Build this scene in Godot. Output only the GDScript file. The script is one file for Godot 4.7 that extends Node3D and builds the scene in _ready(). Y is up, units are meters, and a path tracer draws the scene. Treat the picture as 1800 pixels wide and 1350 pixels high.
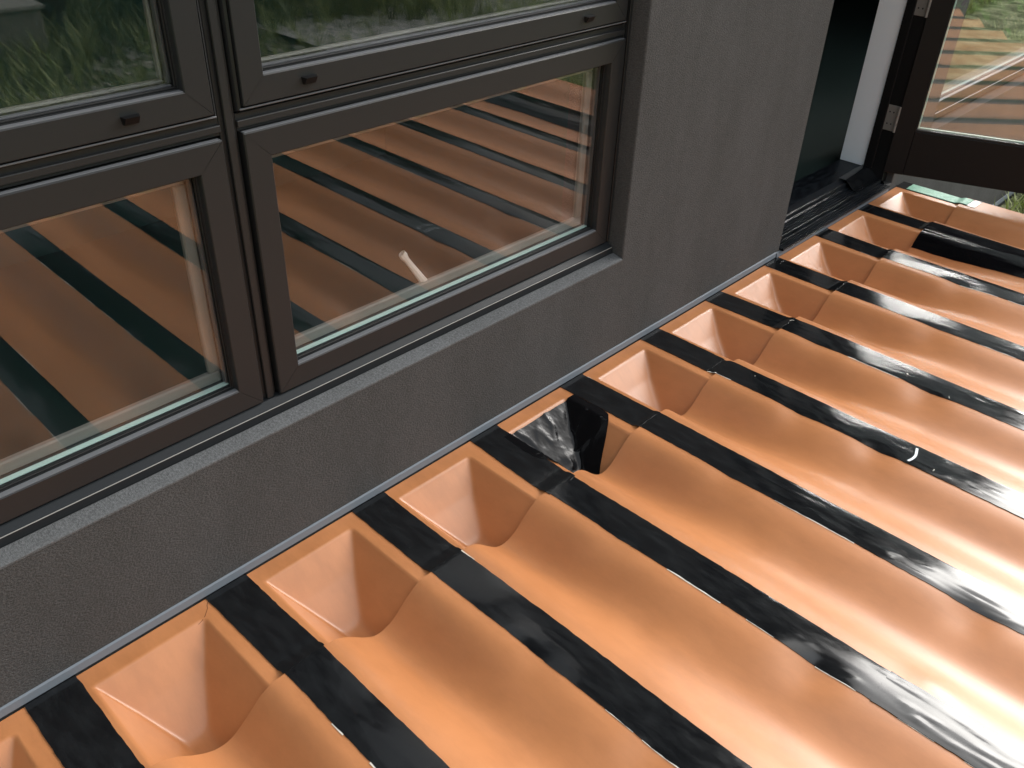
extends Node3D
# A low terracotta-coloured pan roof with black joint tape, meeting a dark stucco wall with windows and an open door.
# x runs along the wall, y is up, z points away from the wall. Bays of the roof are 0.4 m wide; tape n lies at x = 0.4 n.

const P := 0.4
const CUT := 0.305       # the pans start this far from the wall
const ROOF_END := 2.13
const GROUND := -0.7

var M := {}
var rng := RandomNumberGenerator.new()
var wrinkle := FastNoiseLite.new()
var edge_noise := FastNoiseLite.new()
var taken := {}
var smooth := 0

# ------------------------------------------------------------------ small helpers
func mb() -> SurfaceTool:
	var st := SurfaceTool.new()
	st.begin(Mesh.PRIMITIVE_TRIANGLES)
	return st

func face(st: SurfaceTool, pts: Array, outward: Vector3) -> void:
	var n: Vector3 = Vector3.ZERO
	for i in range(1, pts.size() - 1):
		n += (pts[i] - pts[0]).cross(pts[i + 1] - pts[0])
	var flip := n.dot(outward) < 0.0
	st.set_smooth_group(-1)
	for i in range(1, pts.size() - 1):
		var tri := [pts[0], pts[i + 1], pts[i]]
		if flip:
			tri = [pts[0], pts[i], pts[i + 1]]
		for v in tri:
			st.add_vertex(v)

func box(st: SurfaceTool, lo: Vector3, hi: Vector3, c := 0.0) -> void:
	var mid := (lo + hi) / 2.0
	var h := (hi - lo) / 2.0
	c = minf(c, minf(h.x, minf(h.y, h.z)) * 0.9)
	for ax in 3:
		var a1: int = (ax + 1) % 3
		var a2: int = (ax + 2) % 3
		for s in [-1.0, 1.0]:
			var pts := []
			for q in [[-1, -1], [1, -1], [1, 1], [-1, 1]]:
				var v := Vector3.ZERO
				v[ax] = s * h[ax]
				v[a1] = q[0] * (h[a1] - c)
				v[a2] = q[1] * (h[a2] - c)
				pts.append(mid + v)
			var o := Vector3.ZERO
			o[ax] = s
			face(st, pts, o)
	if c <= 0.0:
		return
	for ax in 3:
		var a1: int = (ax + 1) % 3
		var a2: int = (ax + 2) % 3
		for s1 in [-1.0, 1.0]:
			for s2 in [-1.0, 1.0]:
				var pts := []
				for q in [[-1, 0], [1, 0], [1, 1], [-1, 1]]:
					var v := Vector3.ZERO
					v[ax] = q[0] * (h[ax] - c)
					v[a1] = s1 * (h[a1] - (c if q[1] == 0 else 0.0))
					v[a2] = s2 * (h[a2] - (0.0 if q[1] == 0 else c))
					pts.append(mid + v)
				var o := Vector3.ZERO
				o[a1] = s1
				o[a2] = s2
				face(st, pts, o)
	for sx in [-1.0, 1.0]:
		for sy in [-1.0, 1.0]:
			for sz in [-1.0, 1.0]:
				var s := Vector3(sx, sy, sz)
				face(st, [mid + s * Vector3(h.x, h.y - c, h.z - c), mid + s * Vector3(h.x - c, h.y, h.z - c), mid + s * Vector3(h.x - c, h.y - c, h.z)], s)

func grid(st: SurfaceTool, nu: int, nv: int, f: Callable, up: Vector3) -> void:
	# a smooth sheet; f(u, v) gives its points for u, v in 0..1
	var p := []
	for j in nv + 1:
		for i in nu + 1:
			p.append(f.call(float(i) / nu, float(j) / nv))
	var w := nu + 1
	var mi := int(nu / 2.0)
	var mj := int(nv / 2.0)
	var k := mj * w + mi
	var n: Vector3 = (p[k + 1] - p[k]).cross(p[k + w] - p[k])
	var flip := n.dot(up) < 0.0
	smooth += 1
	st.set_smooth_group(smooth)
	for j in nv:
		for i in nu:
			var a: Vector3 = p[j * w + i]
			var b: Vector3 = p[j * w + i + 1]
			var c: Vector3 = p[(j + 1) * w + i + 1]
			var d: Vector3 = p[(j + 1) * w + i]
			for v in ([a, b, c, a, c, d] if flip else [a, c, b, a, d, c]):
				st.add_vertex(v)

func build(st: SurfaceTool, called: String, mat: Material, parent: Node3D) -> MeshInstance3D:
	st.generate_normals()
	st.index()
	var o := MeshInstance3D.new()
	o.mesh = st.commit()
	o.material_override = mat
	o.name = called
	if parent == self:
		o.name = numbered(called)
	parent.add_child(o, true)
	return o

func numbered(called: String) -> String:
	var k: int = taken.get(called, 0)
	taken[called] = k + 1
	return called if k == 0 else "%s_%03d" % [called, k]

func thing(called: String, label: String, category: String, at := Vector3.ZERO, group := "") -> Node3D:
	var o := Node3D.new()
	o.name = numbered(called)
	add_child(o, true)
	o.position = at
	tag(o, label, category, group)
	return o

func tag(o: Node, label: String, category: String, group := "") -> void:
	o.set_meta("label", label)
	o.set_meta("category", category)
	if group:
		o.set_meta("group", group)

func structure(st: SurfaceTool, called: String, mat: Material) -> MeshInstance3D:
	var o := build(st, called, mat, self)
	o.set_meta("kind", "structure")
	return o

# ------------------------------------------------------------------ materials
func lin(r: float, g: float, b: float) -> Color:
	return Color(r, g, b).linear_to_srgb()

func mat(c: Color, rough: float, spec := 0.5) -> StandardMaterial3D:
	var m := StandardMaterial3D.new()
	m.albedo_color = c
	m.roughness = rough
	m.metallic_specular = spec
	return m

func noise_image(sd: int, size: int, layers: Array) -> Image:
	# a seamless picture of summed noises: [frequency, weight, type]
	var sum := PackedFloat32Array()
	sum.resize(size * size)
	for l in layers:
		var n := FastNoiseLite.new()
		n.seed = sd + int(l[0] * 1000.0)
		n.noise_type = l[2]
		n.frequency = l[0]
		n.fractal_octaves = 3
		if l.size() > 3:
			n.fractal_type = l[3]
		var im := n.get_seamless_image(size, size)
		im.convert(Image.FORMAT_L8)
		var d := im.get_data()
		for i in d.size():
			sum[i] += (d[i] / 255.0 - 0.5) * l[1]
	var bytes := PackedByteArray()
	bytes.resize(size * size)
	for i in sum.size():
		bytes[i] = int(clampf(0.5 + sum[i], 0.0, 1.0) * 255.0)
	return Image.create_from_data(size, size, false, Image.FORMAT_L8, bytes)

func tones(src: Image, a: Color, b: Color, lo := 0.0, hi := 1.0) -> ImageTexture:
	var d := src.get_data()
	var out := PackedByteArray()
	out.resize(d.size() * 3)
	for i in d.size():
		var c := a.lerp(b, clampf((d[i] / 255.0 - lo) / (hi - lo), 0.0, 1.0))
		out[i * 3] = int(c.r * 255.0)
		out[i * 3 + 1] = int(c.g * 255.0)
		out[i * 3 + 2] = int(c.b * 255.0)
	return ImageTexture.create_from_image(Image.create_from_data(src.get_width(), src.get_height(), false, Image.FORMAT_RGB8, out))

func tri(m: StandardMaterial3D, s: Vector3) -> void:
	m.uv1_triplanar = true
	m.uv1_world_triplanar = true
	m.uv1_scale = s

func weather(m: StandardMaterial3D, t: Texture2D, s: Vector3) -> void:
	# broad uneven wear over the fine pattern
	m.detail_enabled = true
	m.detail_albedo = t
	m.detail_blend_mode = BaseMaterial3D.BLEND_MODE_MUL
	m.detail_uv_layer = BaseMaterial3D.DETAIL_UV_2
	m.uv2_triplanar = true
	m.uv2_world_triplanar = true
	m.uv2_scale = s

func make_materials() -> void:
	var grain := noise_image(3, 512, [[0.06, 0.75, FastNoiseLite.TYPE_SIMPLEX_SMOOTH], [0.16, 0.45, FastNoiseLite.TYPE_SIMPLEX], [0.012, 0.12, FastNoiseLite.TYPE_SIMPLEX_SMOOTH]])
	var m := mat(Color.WHITE, 0.93, 0.3)
	m.albedo_texture = tones(grain, lin(0.064, 0.0632, 0.0625), lin(0.124, 0.1225, 0.121), 0.1, 0.9)
	m.heightmap_enabled = true
	m.heightmap_texture = ImageTexture.create_from_image(grain)
	m.heightmap_scale = 0.17
	tri(m, Vector3(4.2, 6.0, 4.2))
	var patches := noise_image(41, 512, [[0.006, 0.55, FastNoiseLite.TYPE_SIMPLEX_SMOOTH], [0.03, 0.3, FastNoiseLite.TYPE_SIMPLEX_SMOOTH], [0.12, 0.12, FastNoiseLite.TYPE_SIMPLEX]])
	weather(m, tones(patches, Color(0.93, 0.93, 0.925), Color(1, 1, 1), 0.25, 0.7), Vector3(0.9, 0.30, 0.9))
	M.stucco = m
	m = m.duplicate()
	m.albedo_texture = tones(grain, lin(0.095, 0.097, 0.10), lin(0.20, 0.205, 0.21), 0.1, 0.9)  # the wall's stucco made lighter, sky light on the sill put into the colour
	M.lit_ledge_stucco = m

	m = mat(lin(0.0205, 0.0215, 0.0225), 0.42)
	M.frame = m
	m = mat(lin(0.0062, 0.0064, 0.007), 0.5, 0.35)
	M.black_frame = m
	m = mat(lin(0.006, 0.006, 0.006), 0.6)
	M.gasket = m
	M.sill_metal = mat(lin(0.020, 0.023, 0.026), 0.4, 0.35)
	m = mat(lin(0.185, 0.21, 0.24), 0.55, 0.35)
	M.flashing = m
	M.spacer = mat(lin(0.50, 0.68, 0.62), 0.35)
	M.spacer_dark = mat(lin(0.10, 0.10, 0.10), 0.4)
	M.inner_sash = mat(lin(0.26, 0.26, 0.23), 0.6)
	M.lit_grey = mat(lin(0.15, 0.155, 0.165), 0.5)  # sky brightness of upward sash faces put into the colour; upper spacers share it
	M.lit_edge = mat(lin(0.34, 0.33, 0.31), 0.4)  # edge catching the light, painted in as a paler tone
	M.hinge = mat(lin(0.20, 0.19, 0.175), 0.4)
	M.white = mat(lin(0.85, 0.91, 0.97), 0.6)
	M.handle = mat(lin(0.72, 0.70, 0.64), 0.4)

	var blot := noise_image(11, 512, [[0.01, 0.6, FastNoiseLite.TYPE_SIMPLEX_SMOOTH], [0.05, 0.25, FastNoiseLite.TYPE_SIMPLEX_SMOOTH], [0.25, 0.12, FastNoiseLite.TYPE_SIMPLEX]])
	m = mat(Color.WHITE, 0.38, 0.60)
	m.albedo_texture = tones(blot, lin(0.560, 0.224, 0.084), lin(0.600, 0.245, 0.095), 0.2, 0.8)
	m.roughness_texture = tones(blot, Color(0.88, 0.88, 0.88), Color(1, 1, 1), 0.2, 0.8)
	tri(m, Vector3(1.3, 1.3, 1.3))
	weather(m, tones(patches, Color(0.93, 0.925, 0.92), Color(1, 1, 1), 0.25, 0.65), Vector3(2.2, 2.2, 0.7))
	M.terracotta = m

	var crease := noise_image(21, 512, [[0.012, 0.55, FastNoiseLite.TYPE_SIMPLEX_SMOOTH, FastNoiseLite.FRACTAL_RIDGED], [0.05, 0.35, FastNoiseLite.TYPE_SIMPLEX_SMOOTH], [0.15, 0.16, FastNoiseLite.TYPE_SIMPLEX]])
	m = mat(Color.WHITE, 0.17, 0.55)
	m.albedo_texture = tones(blot, lin(0.006, 0.0065, 0.0075), lin(0.013, 0.0145, 0.016), 0.25, 0.8)
	m.roughness_texture = tones(blot, Color(0.55, 0.55, 0.55), Color(1, 1, 1), 0.25, 0.75)
	tri(m, Vector3(7.0, 7.0, 2.2))
	M.tape = m

	m = mat(lin(0.004, 0.004, 0.005), 0.09, 0.38)
	m.heightmap_enabled = true
	m.heightmap_texture = ImageTexture.create_from_image(crease)
	m.heightmap_scale = 0.05
	tri(m, Vector3(5.0, 5.0, 4.0))
	M.film = m
	m = mat(Color.WHITE, 0.3, 0.5)
	m.albedo_texture = tones(crease, lin(0.20, 0.46, 0.33), lin(0.42, 0.70, 0.55), 0.3, 0.75)
	m.heightmap_enabled = true
	m.heightmap_texture = ImageTexture.create_from_image(crease)
	m.heightmap_scale = 0.2
	tri(m, Vector3(9.0, 9.0, 3.0))
	M.mint_green = m
	M.paper = mat(lin(0.74, 0.70, 0.62), 0.8)

	m = mat(Color.WHITE, 0.5, 0.28)
	m.albedo_texture = tones(blot, lin(0.005, 0.006, 0.008), lin(0.022, 0.027, 0.033), 0.3, 0.8)
	m.roughness_texture = tones(blot, Color(0.6, 0.6, 0.6), Color(1, 1, 1), 0.2, 0.8)
	tri(m, Vector3(2.0, 6.0, 9.0))
	M.threshold = m

	m = StandardMaterial3D.new()
	m.albedo_color = Color(0.86, 0.95, 0.92, 0.0)
	m.transparency = BaseMaterial3D.TRANSPARENCY_ALPHA
	m.roughness = 0.0
	m.metallic_specular = 0.5
	m.metallic_specular = 0.46
	M.glass = m
	# the reflecting coat of the double glazing: a part of the light is mirrored, the rest passes
	var orm := ORMMaterial3D.new()
	var im := Image.create(4, 4, false, Image.FORMAT_RGB8)
	im.fill(Color(1.0, 0.0, 1.0))
	orm.orm_texture = ImageTexture.create_from_image(im)
	orm.albedo_color = Color(0.86, 0.98, 0.93, 0.07)
	orm.transparency = BaseMaterial3D.TRANSPARENCY_ALPHA
	M.coat = orm

	M.door_coat = orm.duplicate()
	M.door_coat.albedo_color = Color(0.90, 0.98, 0.93, 0.13)
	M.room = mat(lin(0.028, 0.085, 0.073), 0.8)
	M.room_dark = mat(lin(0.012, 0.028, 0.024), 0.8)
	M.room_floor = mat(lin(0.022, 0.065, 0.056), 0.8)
	M.deck = mat(lin(0.03, 0.03, 0.032), 0.8)

	var soil := noise_image(31, 512, [[0.02, 0.6, FastNoiseLite.TYPE_SIMPLEX_SMOOTH], [0.09, 0.4, FastNoiseLite.TYPE_SIMPLEX], [0.25, 0.35, FastNoiseLite.TYPE_SIMPLEX]])
	m = mat(Color.WHITE, 1.0, 0.2)
	m.albedo_texture = tones(soil, lin(0.05, 0.06, 0.025), lin(0.32, 0.34, 0.20), 0.25, 0.75)
	tri(m, Vector3(0.35, 0.35, 0.35))
	M.soil = m
	m = mat(Color.WHITE, 1.0, 0.2)
	m.albedo_texture = tones(soil, lin(0.26, 0.26, 0.24), lin(0.80, 0.79, 0.75), 0.2, 0.75)
	tri(m, Vector3(0.8, 0.8, 0.8))
	M.gravel = m
	m = mat(Color.WHITE, 0.95, 0.3)
	m.albedo_texture = tones(soil, lin(0.30, 0.29, 0.25), lin(0.62, 0.60, 0.54), 0.2, 0.8)
	tri(m, Vector3(1.5, 1.5, 1.5))
	M.stone = m
	m = mat(Color.WHITE, 0.95, 0.2)
	m.albedo_texture = tones(soil, lin(0.035, 0.028, 0.02), lin(0.09, 0.07, 0.05), 0.2, 0.8)
	tri(m, Vector3(3.0, 0.8, 3.0))
	M.bark = m
	M.leaf = leaf_material(lin(0.065, 0.13, 0.03))
	M.leaf_dark = leaf_material(lin(0.06, 0.14, 0.04))
	M.leaf_bright = leaf_material(lin(0.09, 0.25, 0.03))
	M.reed = leaf_material(lin(0.26, 0.32, 0.13))
	M.wood_box = mat(lin(0.32, 0.30, 0.25), 0.8)

func leaf_material(c: Color) -> StandardMaterial3D:
	var m := mat(Color.WHITE, 0.55, 0.4)
	m.albedo_color = c
	m.backlight_enabled = true
	m.backlight = Color(0.5, 0.55, 0.3)
	m.vertex_color_use_as_albedo = true
	return m

# ------------------------------------------------------------------ the roof's shape
var dents := [
	[2, 0.322, 1.066, 0.007, 0.05], [5, 0.318, 0.817, 0.007, 0.05], [6, 0.30, 0.69, 0.006, 0.05], [4, 0.322, 0.60, 0.006, 0.045],
	[4, 0.325, 0.835, 0.006, 0.045], [3, 0.322, 1.25, 0.008, 0.05], [6, 0.20, 0.42, -0.008, 0.06], [3, 0.325, 0.60, 0.004, 0.05],
	[2, 0.325, 0.55, 0.004, 0.05], [1, 0.32, 0.95, 0.005, 0.05], [1, 0.325, 0.66, 0.004, 0.05], [5, 0.32, 0.45, 0.004, 0.05],
	[7, 0.32, 0.62, 0.006, 0.05], [8, 0.3, 0.9, 0.005, 0.05], [0, 0.32, 0.8, 0.005, 0.05], [3, 0.09, 1.27, -0.004, 0.04],
]

func pan_y(x: float, z: float) -> float:
	# height of the pans at x, crests lie under the tapes
	var bay := floori(x / P)
	var r := x - bay * P
	# deep at the lip over the pocket, easing to a gentler roll further out
	var ease := smoothstep(0.32, 0.85, z)
	var t := absf(r - 0.197) / lerpf(0.135, 0.156, ease)
	var y := 0.008
	if t < 1.0:
		y -= lerpf(0.080, 0.037, ease) * 0.5 * (1.0 + cos(PI * t))
	var c := minf(r, P - r)
	if c < 0.062:
		var q := 1.0 - (c / 0.062) * (c / 0.062)
		y += 0.003 * q * smoothstep(CUT, 0.5, z)
	for d in dents:
		if d[0] == bay:
			var dx: float = (r - d[1]) / d[4]
			var dz: float = (z - d[2]) / (d[4] * 1.1)
			var q := dx * dx + dz * dz
			if q < 6.0:
				y -= 1.4 * d[3] * exp(-q)
	y += 0.0016 * wrinkle.get_noise_2d(x * 3.0, z * 2.0 + 40.0) * smoothstep(CUT, 0.6, z)
	return y

func tape_base(x: float, z: float) -> float:
	return lerpf(0.0, pan_y(x, maxf(z, CUT)), smoothstep(CUT - 0.026, CUT - 0.003, z))

func pocket_y(r: float, z: float) -> float:
	# the wall pocket: a hipped hollow, r across the bay
	var t := z - 0.054
	var back := -(0.88 * t if t < 0.066 else 0.0581 + 0.72 * (t - 0.066))
	back = minf(back, 0.0)
	var side := minf(0.0, maxf(-1.40 * (r - 0.066), -1.17 * (0.3155 - r)))
	# the meeting lines and the bottom are rounded, more so lower down
	var k := lerpf(0.003, 0.014, clampf(-maxf(back, side) / 0.11, 0.0, 1.0))
	var q := clampf(0.5 + 0.5 * (side - back) / k, 0.0, 1.0)
	var y := lerpf(back, side, q) + k * q * (1.0 - q)
	var bottom := -0.127 + 0.8 * (r - 0.18) * (r - 0.18)
	q = clampf(0.5 + 0.5 * (y - bottom) / 0.012, 0.0, 1.0)
	y = lerpf(bottom, y, q) + 0.012 * q * (1.0 - q)
	# the rim's soft edge
	q = clampf(-y / 0.004, 0.0, 1.0)
	return minf(y * lerpf(0.5, 1.0, q), 0.0)

func make_pan(n: int, parent: Node3D, last := false) -> void:
	var x0 := n * P
	var x1 := x0 + P
	if last:
		x1 = x0 + 0.052
	var nx := 36 if not last else 8
	var st := mb()
	grid(st, nx, 90, func(u, v):
		var x: float = lerpf(x0, x1, u)
		if n == 9 or last:
			pass
		var z: float = lerpf(CUT, ROOF_END, pow(v, 1.25))
		if v == 0.0:
			z += 0.0012 * edge_noise.get_noise_2d(x * 40.0, n * 5.0)
		return Vector3(x, pan_y(clampf(x, x0 + 0.0001, x1 - 0.0001), z), z), Vector3.UP)
	# the sheet's thickness at the lip over the pocket and at the eaves
	for zz in [CUT, ROOF_END]:
		grid(st, nx, 1, func(u, v):
			var x: float = lerpf(x0, x1, u)
			return Vector3(x, pan_y(clampf(x, x0 + 0.0001, x1 - 0.0001), zz) - 0.0045 * v, zz + (0.0 if zz == ROOF_END else 0.0012 * edge_noise.get_noise_2d(x * 40.0, n * 5.0))), Vector3(0, 0, 1 if zz == ROOF_END else -1))
	if last:
		grid(st, 1, 60, func(u, v):
			var z: float = lerpf(CUT, ROOF_END, v)
			return Vector3(x1, pan_y(x1 - 0.0001, z) - 0.012 * u, z), Vector3.RIGHT)
	build(st, "trough_panel", M.terracotta, parent)

func make_pocket(n: int, parent: Node3D) -> void:
	var x0 := n * P
	var st := mb()
	var zs := []
	for j in 61:
		zs.append(lerpf(0.010, 0.43, j / 60.0))
	grid(st, 80, 84, func(u, v):
		var r: float = u * P
		var z: float = lerpf(0.009, 0.429, v)
		var y: float = pocket_y(clampf(r + 0.003 * edge_noise.get_noise_2d(n * 37.0, 1.0) + 0.004 * (z - 0.15) * sin(n * 2.3), 0.0, P), z + 0.0035 * edge_noise.get_noise_2d(n * 53.0, 9.0) + 0.012 * (r - 0.2) * sin(n * 1.7 + 1.0))
		if z > CUT - 0.004:
			y = minf(y, pan_y(x0 + clampf(r, 0.001, P - 0.001), maxf(z, CUT)) - 0.005)
		if z > 0.33:
			y = lerpf(y, pan_y(x0 + clampf(r, 0.001, P - 0.001), z) - 0.006, smoothstep(0.36, 0.425, z))
		return Vector3(x0 + r, y, z), Vector3.UP)
	# turned-down edge at the wall
	grid(st, 10, 1, func(u, v): return Vector3(x0 + u * P, -0.02 * v, 0.009), Vector3(0, 0, -1))
	build(st, "wall_pocket", M.terracotta, parent)

# ------------------------------------------------------------------ tapes
const HALF := 0.048

func tape_sheet(n: int, z0: float, z1: float, lift: float, half := HALF, skew := 0.0) -> SurfaceTool:
	var st := mb()
	var nz := maxi(8, int((z1 - z0) / 0.011))
	var f := func(u, v):
		var z: float = lerpf(z0, z1, v)
		var s: float = u * 2.0 - 1.0
		var x: float = n * P + skew * (1.0 - v) + s * half
		if absf(s) > 0.99:
			x += 0.0016 * edge_noise.get_noise_2d(z * 60.0, n * 13.0 + s * 5.0) + 0.0014 * edge_noise.get_noise_2d(z * 9.0, n * 31.0 + s * 9.0)
		x += 0.003 * edge_noise.get_noise_2d(z * 1.6, n * 17.0)
		if v == 0.0 or v == 1.0:
			z += 0.004 * edge_noise.get_noise_2d(u * 14.0, n * 7.0 + z0 * 50.0)
		var y: float = tape_base(clampf(x, n * P - 0.0999, n * P + 0.0999), z) + lift
		var inner := 1.0 - pow(absf(s), 6.0)
		var w := absf(wrinkle.get_noise_2d(x * 55.0 + n * 9.0, z * 7.0 + n * 3.0))
		var amt := smoothstep(0.35, 1.1, z) * 0.0011 + 0.0003
		y += inner * amt * pow(1.0 - w, 11.0)
		y += inner * 0.0002 * wrinkle.get_noise_2d(x * 16.0, z * 10.0 + n * 50.0)
		return Vector3(x, y, z)
	grid(st, 16, nz, f, Vector3.UP)
	# edges turned down to the sheet below, so that the tape has a thickness
	for s in [0.0, 1.0]:
		grid(st, 1, nz, func(u, v):
			var p: Vector3 = f.call(s, v)
			return p - Vector3(0, lift * 0.95 * u, 0), Vector3(s * 2.0 - 1.0, 0, 0))
	for v0 in [0.0, 1.0]:
		grid(st, 16, 1, func(u, v):
			var p: Vector3 = f.call(u, v0)
			return p - Vector3(0, lift * 0.9 * v, 0), Vector3(0, 0, v0 * 2.0 - 1.0))
	return st

func make_tape(n: int, label: String, laps: Array) -> void:
	# laps: [z start, z end, layer] of each length of tape
	var t := thing("joint_tape", label, "tape", Vector3.ZERO, "black tapes over the roof joints")
	for l in laps:
		var skewed: float = {1: -0.006, 3: 0.015, 4: -0.004, 6: -0.012, 8: 0.008}.get(n, 0.002) if l[0] < 0.1 else 0.0
		build(tape_sheet(n, l[0], l[1], 0.0014 + 0.0008 * l[2], HALF + l[3] + (0.002 if l[0] < 0.1 else 0.0), skewed), "tape_length", M.tape, t)
	# the pale backing that shows along the left edge, and slivers of it
	var st := mb()
	var z := 0.03
	var some := false
	while z < 1.9 and n > -1:
		var len := rng.randf_range(0.03, 0.22)
		if rng.randf() < (0.62 if n in [1, 2, 3, 4] else 0.3):
			var z0 := z
			var side := -1.0 if rng.randf() < 0.85 else 1.0
			var w := rng.randf_range(0.0010, 0.0026)
			grid(st, 1, 8, func(u, v):
				var zz: float = z0 + len * v
				var x: float = n * P + side * (HALF - 0.002 + u * (w + 0.0028)) + 0.0030 * edge_noise.get_noise_2d(zz * 1.6, n * 17.0)
				return Vector3(x, tape_base(x, zz) + 0.0009 + 0.0003 * sin(zz * 90.0), zz), Vector3.UP)
			some = true
		z += len + rng.randf_range(0.01, 0.12)
	for k in (rng.randi_range(2, 4) if n in [5, 6] else 0):
		var c := Vector3(n * P + rng.randf_range(-0.05, 0.05), 0, rng.randf_range(0.1, 1.3))
		c.y = tape_base(c.x, c.z) + 0.0052
		var a := rng.randf() * TAU
		var d := Vector3(cos(a), 0, sin(a)) * rng.randf_range(0.002, 0.008)
		var e := Vector3(-sin(a), 0, cos(a)) * rng.randf_range(0.0008, 0.0016)
		var lift := Vector3(0, rng.randf_range(0.0, 0.003), 0)
		face(st, [c - d - e, c - e * 0.6 + lift, c + e * 0.6 + lift, c - d + e], Vector3.UP)
		face(st, [c - e * 0.6 + lift, c + d + e * 2.0, c + d + e * 3.0, c + e * 0.6 + lift], Vector3.UP)
	var bp := build(st, "backing_paper", M.paper, t)
	bp.set_meta("kind", "stuff")

# ------------------------------------------------------------------ mitred frames
func mitred(st: SurfaceTool, prof: Array, lo: Vector2, hi: Vector2, side: int, gap := 0.0004) -> void:
	# one rail of a rectangular frame; prof holds (distance in from the outer edge, z), side 0 bottom, 1 right, 2 top, 3 left
	var c := [Vector2(lo.x, lo.y), Vector2(hi.x, lo.y), Vector2(hi.x, hi.y), Vector2(lo.x, hi.y)]
	var inw := [Vector2(0, 1), Vector2(-1, 0), Vector2(0, -1), Vector2(1, 0)]
	var a: Vector2 = c[side]
	var b: Vector2 = c[(side + 1) % 4]
	var along := (b - a).normalized()
	var n_in: Vector2 = inw[side]
	var ra := []
	var rb := []
	for p in prof:
		var pa: Vector2 = a + p.x * (n_in + along) + along * gap
		var pb: Vector2 = b + p.x * (n_in - along) - along * gap
		ra.append(Vector3(pa.x, pa.y, p.y))
		rb.append(Vector3(pb.x, pb.y, p.y))
	var mid := Vector2.ZERO
	for p in prof:
		mid += p
	mid /= prof.size()
	for i in prof.size():
		var j: int = (i + 1) % prof.size()
		var e: Vector2 = prof[j] - prof[i]
		var nn := Vector2(-e.y, e.x)      # outside of a profile that runs clockwise seen in (o, z)
		var out := Vector3(n_in.x * nn.x, n_in.y * nn.x, nn.y)
		face(st, [ra[i], rb[i], rb[j], ra[j]], out)

const LOWER := [Vector2(0, -0.115), Vector2(0, -0.0525), Vector2(0.0022, -0.05), Vector2(0.0520, -0.05), Vector2(0.0536, -0.0515), Vector2(0.0548, -0.0660), Vector2(0.0570, -0.0662), Vector2(0.0570, -0.115)]
const UPPER := [Vector2(0, -0.115), Vector2(0, -0.0640), Vector2(0.0024, -0.0585), Vector2(0.0068, -0.0552), Vector2(0.0075, -0.0625), Vector2(0.0095, -0.0625), Vector2(0.0105, -0.0512), Vector2(0.0118, -0.05), Vector2(0.0575, -0.05), Vector2(0.0592, -0.0515), Vector2(0.0604, -0.0660), Vector2(0.0625, -0.0662), Vector2(0.0625, -0.115)]

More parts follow.
